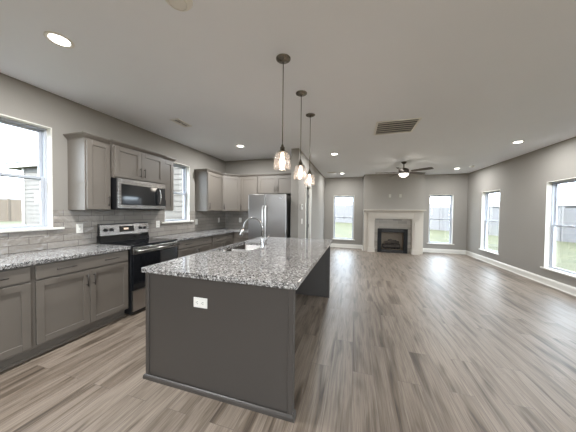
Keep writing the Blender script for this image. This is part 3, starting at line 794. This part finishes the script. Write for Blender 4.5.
bowl(SY0-.003, (SY0+SY1)/2-.008); bowl((SY0+SY1)/2+.008, SY1+.003)
MB().box(SX0-sx_+.01, SX1-sx_-.01, -.0085, .0085, .15, .235, .003).build('bowl_divider', m_steel, r)

# faucet
fx, fy = -1.105, 2.57
r = thing('kitchen_faucet', 'chrome gooseneck pull down faucet on the island beside the sink', 'faucet', (fx, fy, .9145))
mb = MB(); mb.lathe([(0, 0), (.030, 0), (.030, .008), (.024, .014), (.021, .03), (.021, .12), (.017, .135), (0, .135)], (0, 0, 0), 24); mb.build('faucet_base', m_chrome, r)
pts = [(0, 0, .13), (0, 0, .26)]; R0 = .124
for k in range(1, 15):
    a = PI*k/14*1.0; pts.append((-R0+R0*math.cos(a), -.02*(k/14), .26+R0*math.sin(a)))
pts.append((-2*R0-.012, -.022, .235))
mb = MB(); mb.tube(pts, .0125, 14); mb.build('gooseneck_spout', m_chrome, r)
mb = MB(); mb.tube([(-2*R0-.011, -.022, .24), (-2*R0-.022, -.023, .205), (-2*R0-.034, -.024, .165), (-2*R0-.038, -.024, .148)], [.015, .019, .023, .022], 16); mb.build('spray_head', m_chrome, r)
mb = MB(); mb.tube([(.018, .0, .085), (.045, 0, .09)], .012, 12); mb.tube([(.042, 0, .092), (.062, .006, .13), (.085, .012, .175)], [.008, .007, .006], 10); mb.build('lever_handle', m_chrome, r)
r = thing('sink_air_switch', 'small round chrome button on the island beside the near corner of the sink', 'air switch', (-1.42, 2.215, .9145))
MB().lathe([(0, 0), (.024, 0), (.024, .006), (.018, .010), (.016, .03), (.012, .034), (0, .034)], (0, 0, 0), 20).build('button_cap', m_chrome, r)

# ---------------------------------------------------------------- outlets and switches; local -y faces the room
def outlet(label, loc, rotz, tilt=0):
    r = thing('wall_outlet', label, 'outlet', loc, rotz)
    q = MB().box(-.0375, .0375, -.006, 0, -.06, .06, .002, 2).build('cover_plate', m_white, r)
    for z in (-.024, .024):
        mb = MB(); mb.box(-.0165, .0165, -.0085, -.005, z-.015, z+.015, .002)
        u = mb.build('socket', m_white, q)
        mb = MB(); mb.box(-.008, -.0055, -.0088, -.0083, z-.004, z+.007); mb.box(.0055, .008, -.0088, -.0083, z-.004, z+.007); mb.lathe([(0, -.0004), (.003, 0), (0, .0004)], (0, -.0086, z-.009), 8, axis='Y')
        mb.build('socket_slot', m_black, u)
    if tilt: q.rotation_euler = (0, tilt, 0)
    return r
xs = XL+.0085
outlet('white outlet on the tile just left of the range', (xs, 1.964, 1.135), RL)
outlet('white outlet on the tile right of the range near the small window', (xs, 3.150, 1.13), RL)
outlet('white outlet on the tile between the small window and the far wall cabinet', (xs, 4.166, 1.13), RL)
outlet('white outlet on the left wall tile near the kitchen corner', (xs, 5.02, 1.14), RL)
outlet('white outlet on the end wall tile left of the refrigerator', (-2.934, YK-.0085, 1.14), 0)
outlet('white sideways outlet on the near end of the island', (-1.098, IY0+.0075, .690), 0, PI/2)
def switch(label, loc, rotz, name='light_switch'):
    r = thing(name, label, 'switch', loc, rotz)
    q = MB().box(-.0375, .0375, -.006, 0, -.06, .06, .002, 2).build('cover_plate', m_white, r)
    MB().box(-.016, .016, -.010, -.005, -.033, .033, .002).build('rocker', m_white, q); return r
switch('white light switch on the dividing wall below the thermostat', (XM1, 4.97, 1.16), RL)
r = thing('thermostat', 'white thermostat on the dividing wall right of the refrigerator', 'thermostat', (XM1, 4.90, 1.49), RL)
q = MB().box(-.045, .045, -.022, 0, -.06, .06, .006, 2).build('thermostat_case', m_white, r)
MB().box(-.028, .028, -.0235, -.021, 0, .04, .001).build('thermostat_screen', m_pull, q)
for (x, l_) in ((1.156, 'blank white plate left above the mantel'), (1.486, 'blank white plate right above the mantel')):
    r = thing('blank_plate', l_, 'wall plate', (x, BY, 1.965), 0, 'plates above the mantel')
    MB().box(-.035, .035, -.006, 0, -.057, .057, .002, 2).build('cover_plate', m_plate, r)

# ---------------------------------------------------------------- fireplace
fp = thing('fireplace', 'white mantel fireplace with tan tile surround and black firebox', 'fireplace', (1.25, BY, 0))
def fb(mb, x0, x1, y0, y1, z0, z1, bev=.003): mb.box(x0-1.25, x1-1.25, y0-BY, y1-BY, z0, z1, bev)
PX = ((.44, .665), (1.835, 2.06))
for (a, b_) in ((.315, .44), (2.06, 2.185)):
    mb = MB(); fb(mb, a, b_, 8.36, BY-.001, 0, 1.40); mb.build('backing_board', m_mantel, fp)
for (a, b_) in PX:
    mb = MB(); fb(mb, a, b_, 8.27, BY-.001, 0, 1.17); fb(mb, a+.055, b_-.055, 8.248, 8.272, .20, 1.06); fb(mb, a-.012, b_+.012, 8.238, BY-.001, 0, .15)
    fb(mb, a-.010, b_+.010, 8.255, BY-.001, 1.12, 1.16)
    mb.build('pilaster', m_mantel, fp)
mb = MB(); fb(mb, .44, 2.06, 8.27, BY-.001, 1.17, 1.40); fb(mb, .72, 1.78, 8.248, 8.272, 1.215, 1.355); fb(mb, .495, .615, 8.248, 8.272, 1.225, 1.345); fb(mb, 1.885, 2.005, 8.248, 8.272, 1.225, 1.345)
mb.build('frieze', m_mantel, fp)
mb = MB(); fb(mb, .36, 2.14, 8.23, BY-.001, 1.40, 1.43); fb(mb, .33, 2.17, 8.20, BY-.001, 1.425, 1.45); fb(mb, .29, 2.21, 8.16, BY-.001, 1.45, 1.485, .004); mb.build('mantel_shelf', m_mantel, fp)
mb = MB(); fb(mb, .665, .775, 8.375, BY-.001, 0, 1.17, 0); fb(mb, 1.725, 1.835, 8.375, BY-.001, 0, 1.17, 0); fb(mb, .775, 1.725, 8.375, BY-.001, .83, 1.17, 0); mb.build('tile_surround', m_field, fp)
fbx = MB(); a0, a1 = .775, 1.725
fb(fbx, a0, a0+.125, 8.355, BY+.0, .0, .83); fb(fbx, a1-.125, a1, 8.355, BY, .0, .83); fb(fbx, a0+.125, a1-.125, 8.355, BY, .70, .83); fb(fbx, a0+.125, a1-.125, 8.355, BY, 0, .10)
fo = fbx.build('firebox_frame', m_fire, fp)
for z in (.725, .749, .773, .797, .02, .044, .068):
    mb = MB(); fb(mb, a0+.14, a1-.14, 8.35, 8.357, z, z+.010, 0); mb.build('louvre', m_pull, fo)
mb = MB(); fb(mb, .805, 1.675, 8.755, 8.795, .02, .78, 0); fb(mb, .805, .84, BY+.003, 8.755, .02, .78, 0); fb(mb, 1.64, 1.675, BY+.003, 8.755, .02, .78, 0)
fb(mb, .805, 1.675, BY+.003, 8.755, .001, .10, 0); fb(mb, .84, 1.64, BY+.003, 8.755, .755, .78, 0)
mb.build('firebox_lining', m_fbrick, fp)
mb = MB()
for x in (-.2, -.1, 0, .1, .2): mb.tube([(x, .09, .10), (x, .09, .14), (x, .27, .14)], .008, 8)
mb.tube([(-.27, .10, .14), (.27, .10, .14)], .009, 8); mb.tube([(-.27, .26, .14), (.27, .26, .14)], .009, 8)
gr_ = mb.build('log_grate', m_fire, fp)
logs = [((-.29, .22, .21), (.28, .24, .22), .065), ((-.28, .10, .20), (.02, .13, .20), .055), ((.0, .12, .20), (.29, .09, .20), .052), ((-.20, .20, .32), (.08, .12, .36), .048), ((.24, .22, .33), (-.04, .13, .34), .045), ((-.10, .17, .42), (.16, .15, .39), .036)]
for (p, q_, rad) in logs:
    p, q_ = Vector(p), Vector(q_); n2 = 9; pts = []; rs = []
    for k in range(n2):
        s = k/(n2-1); pts.append(p.lerp(q_, s)+Vector((0, random.uniform(-.006, .006), random.uniform(-.008, .008)))); rs.append(rad*random.uniform(.8, 1.1))
    MB().tube(pts, rs, 10).build('ceramic_log', m_log, fp)

# ---------------------------------------------------------------- recessed ceiling lights
def can_light(label, x, y):
    r = thing('recessed_light', label, 'ceiling light', (x, y, H), 0, 'recessed ceiling lights')
    MB().lathe([(.088, 0), (.088, -.004), (.080, -.007), (.066, -.005), (.062, 0)], (0, 0, 0), 32).build('trim_ring', m_trim, r)
    MB().lathe([(0, -.0035), (.062, -.0035), (.062, -.001), (0, -.001)], (0, 0, 0), 32).build('lamp_lens', m_lens, r)
    ld = bpy.data.lights.new('downlight', 'AREA'); ld.shape = 'DISK'; ld.size = .12; ld.energy = LAMP_W; ld.color = (.95, .98, 1)
    lo = bpy.data.objects.new('downlight', ld); COL.objects.link(lo); lo.parent = r; lo.location = (0, 0, -.012)
    return r
kitchen_can = c = can_light('round recessed light nearest the camera above the left counter', -2.28, 1.20)
living_ld = None
for (x, y, l_) in ((-2.30, 4.16, 'round recessed light above the kitchen near the wall cabinets beyond the small window'),
                   (-.477, 5.285, 'round recessed light just beyond the island pendants'),
                   (-.45, 8.0, 'round recessed light in front of the window left of the fireplace'),
                   (2.914, 7.884, 'round recessed light in front of the window right of the fireplace'),
                   (2.90, 5.25, 'round recessed light between the two right wall windows'),
                   (2.90, 2.2, 'round recessed light at the right, behind the photo edge'),
                   (-.45, -1.2, 'round recessed light behind the photographer'), (1.3, -1.6, 'round recessed light at the rear of the room'),
                   (2.9, -1.2, 'round recessed light near the rear right corner'), (-2.3, -1.2, 'round recessed light near the rear left corner')):
    q = dup(c, (x, y, H), l_)
    if x > -1:                                              # the living room lights are on their own dimmer
        for ch in q.children:
            if ch.type == 'LIGHT':
                if living_ld is None: living_ld = ch.data.copy(); living_ld.energy = LIVING_W
                ch.data = living_ld

# smoke alarms, vents
r = thing('smoke_alarm', 'round white alarm on the ceiling cut by the top photo edge', 'smoke alarm', (-1.10, 1.175, H))
MB().lathe([(0, -.032), (.05, -.032), (.062, -.028), (.066, -.020), (.074, -.020), (.082, -.014), (.088, -.006), (.088, 0), (0, 0)], (0, 0, 0), 36).build('alarm_body', m_white, r)
MB().lathe([(.050, -.0335), (.053, -.036), (.056, -.0335), (.053, -.031)], (0, 0, 0), 36, closed=True).build('alarm_ring', m_trim, r)
r = thing('smoke_alarm', 'small round alarm on the ceiling near the far right corner', 'smoke alarm', (3.157, 7.56, H))
MB().lathe([(0, -.035), (.04, -.033), (.058, -.022), (.062, 0), (0, 0)], (0, 0, 0), 28).build('alarm_body', m_white, r)
MB().lathe([(0, -.0365), (.014, -.036), (.014, -.033), (0, -.033)], (0, 0, 0), 16).build('alarm_sensor', m_pull, r)

def vent(name, label, x0, x1, y0, y1, slats, along, mid=None, fr=.025):
    r = thing(name, label, 'ceiling vent', ((x0+x1)/2, (y0+y1)/2, H)); a, b_ = (x1-x0)/2, (y1-y0)/2
    mb = MB(); mb.box(-a, a, -b_, -b_+fr, -.010, 0, .002); mb.box(-a, a, b_-fr, b_, -.010, 0, .002)
    mb.box(-a, -a+fr, -b_+fr, b_-fr, -.010, 0, .002); mb.box(a-fr, a, -b_+fr, b_-fr, -.010, 0, .002)
    if mid: mb.box(-a+fr, a-fr, -.006, .006, -.009, 0)
    mb.build('vent_frame', m_white, r)
    MB().box(-a+fr, a-fr, -b_+fr, b_-fr, -.002, -.0005).build('vent_backing', m_dark, r)
    for k in range(slats):
        s = (k+.5)/slats
        mb = MB()
        t = bmesh.new()
        if along == 'x':
            yy = -b_+fr+s*2*(b_-fr); w_ = (b_-fr)/slats*.55
            q = [t.verts.new(v) for v in ((-a+fr, yy+w_, -.011), (a-fr, yy+w_, -.011), (a-fr, yy-w_*.3, -.0025), (-a+fr, yy-w_*.3, -.0025))]
        else:
            xx = -a+fr+s*2*(a-fr); w_ = (a-fr)/slats*.55
            q = [t.verts.new(v) for v in ((xx-w_, -b_+fr, -.010), (xx-w_, b_-fr, -.010), (xx+w_*.6, b_-fr, -.0025), (xx+w_*.6, -b_+fr, -.0025))]
        f = t.faces.new(q); bmesh.ops.solidify(t, geom=[f], thickness=.0012)
        mb._add(t); mb.build('slat', m_trim, r)
vent('return_air_grille', 'large square white ceiling return grille with dark slats', .285, .885, 3.575, 4.155, 6, 'x', fr=.03)
vent('ceiling_register', 'small white ceiling register above the left wall cabinets', -2.655, -2.505, 2.68, 2.98, 2, 'y', mid=True, fr=.022)
vent('ceiling_register', 'small white ceiling register near the window left of the fireplace', -.93, -.63, 7.62, 7.78, 3, 'x', fr=.02)

# ---------------------------------------------------------------- pendants
def pendant(label, x, y):
    r = thing('pendant_light', label, 'pendant light', (x, y, H), 0, 'clear glass pendants over the island')
    zc = 1.912-H                                            # top of glass
    MB().lathe([(0, -.030), (.012, -.030), (.016, -.022), (.030, -.018), (.050, -.014), (.064, -.006), (.065, 0), (0, 0)], (0, 0, 0), 32).build('canopy', m_nickel, r)
    MB().tube([(0, 0, -.028), (0, 0, zc+.055)], .0042, 8).build('stem', m_nickel, r)
    MB().lathe([(0, .065), (.010, .062), (.012, .045), (.020, .040), (.022, .004), (.046, .001), (.048, -.010), (.020, -.012), (0, -.012)], (0, 0, zc), 28).build('socket_cap', m_nickel, r)
    prof = [(.042, 0), (.048, -.006), (.062, -.026), (.071, -.055), (.075, -.095), (.076, -.135), (.074, -.158)]
    inn = [(a-.003, z) for a, z in prof][::-1]
    MB().lathe(prof+inn, (0, 0, zc), 36).build('glass_shade', m_shade, r)
    b = MB(); b.lathe([(0, -.132), (.012, -.128), (.022, -.112), (.025, -.092), (.020, -.065), (.013, -.042), (.012, -.012), (0, -.012)], (0, 0, zc), 20)
    b.build('light_bulb', m_bulb, r)
    ld = bpy.data.lights.new('bulb_glow', 'POINT'); ld.energy = 1.5; ld.color = (1, .80, .62); ld.shadow_soft_size = .03
    lo = bpy.data.objects.new('bulb_glow', ld); COL.objects.link(lo); lo.parent = r; lo.location = (0, 0, zc-.175)
    return r
p0 = pendant('clear glass pendant nearest the camera over the sink end of the island', -.628, 1.894)
dup(p0, (-.607, 2.496, H), 'middle of the three clear glass pendants over the island')
dup(p0, (-.617, 3.083, H), 'clear glass pendant farthest from the camera over the island')
p0['label'] = 'clear glass pendant nearest the camera over the island'

# ---------------------------------------------------------------- ceiling fan
fcx, fcy = 1.225, 6.565
r = thing('ceiling_fan', 'dark five blade ceiling fan with white bowl light in the living room', 'ceiling fan', (fcx, fcy, H))
MB().lathe([(0, -.055), (.020, -.055), (.045, -.040), (.065, -.010), (.068, 0), (0, 0)], (0, 0, 0), 28).build('canopy', m_fanmetal, r)
MB().tube([(0, 0, -.05), (0, 0, -.16)], .013, 12).build('downrod', m_fanmetal, r)
MB().lathe([(0, -.150), (.030, -.152), (.060, -.165), (.105, -.185), (.125, -.215), (.128, -.255), (.118, -.285), (.125, -.290), (.125, -.310), (0, -.310)], (0, 0, 0), 36).build('motor_housing', m_fanmetal, r)
MB().lathe([(0, -.400), (.045, -.396), (.085, -.375), (.112, -.340), (.118, -.312), (0, -.312)], (0, 0, 0), 36).build('bowl_light', m_fanlens, r)
ld = bpy.data.lights.new('fan_lamp', 'POINT'); ld.energy = 4; ld.color = (1, .92, .8); ld.shadow_soft_size = .1
lo = bpy.data.objects.new('fan_lamp', ld); COL.objects.link(lo); lo.parent = r; lo.location = (0, 0, -.53)
for k in range(5):
    a = math.radians(-38+72*k)
    t = bmesh.new(); prof = [(.20, .045), (.30, .055), (.50, .064), (.64, .066), (.69, .058), (.70, .040)]
    tp = [t.verts.new((x, w_, .003)) for x, w_ in prof]+[t.verts.new((x, -w_, .003)) for x, w_ in prof[::-1]]
    f = t.faces.new(tp); e2 = bmesh.ops.extrude_face_region(t, geom=[f])
    for v in e2['geom']:
        if isinstance(v, bmesh.types.BMVert): v.co.z = -.004
    bmesh.ops.recalc_face_normals(t, faces=t.faces[:])
    bmesh.ops.rotate(t, verts=t.verts[:], cent=(0, 0, 0), matrix=Matrix.Rotation(math.radians(-13), 3, 'X'))
    mb = MB(); mb._add(t); bl = mb.build('fan_blade', m_blade, r); bl.location = (0, 0, -.262); bl.rotation_euler = (0, 0, a)
    mb = MB(); mb.box(.10, .27, -.016, .016, -.010, -.003, .002); mb.build('blade_arm', m_fanmetal, bl)
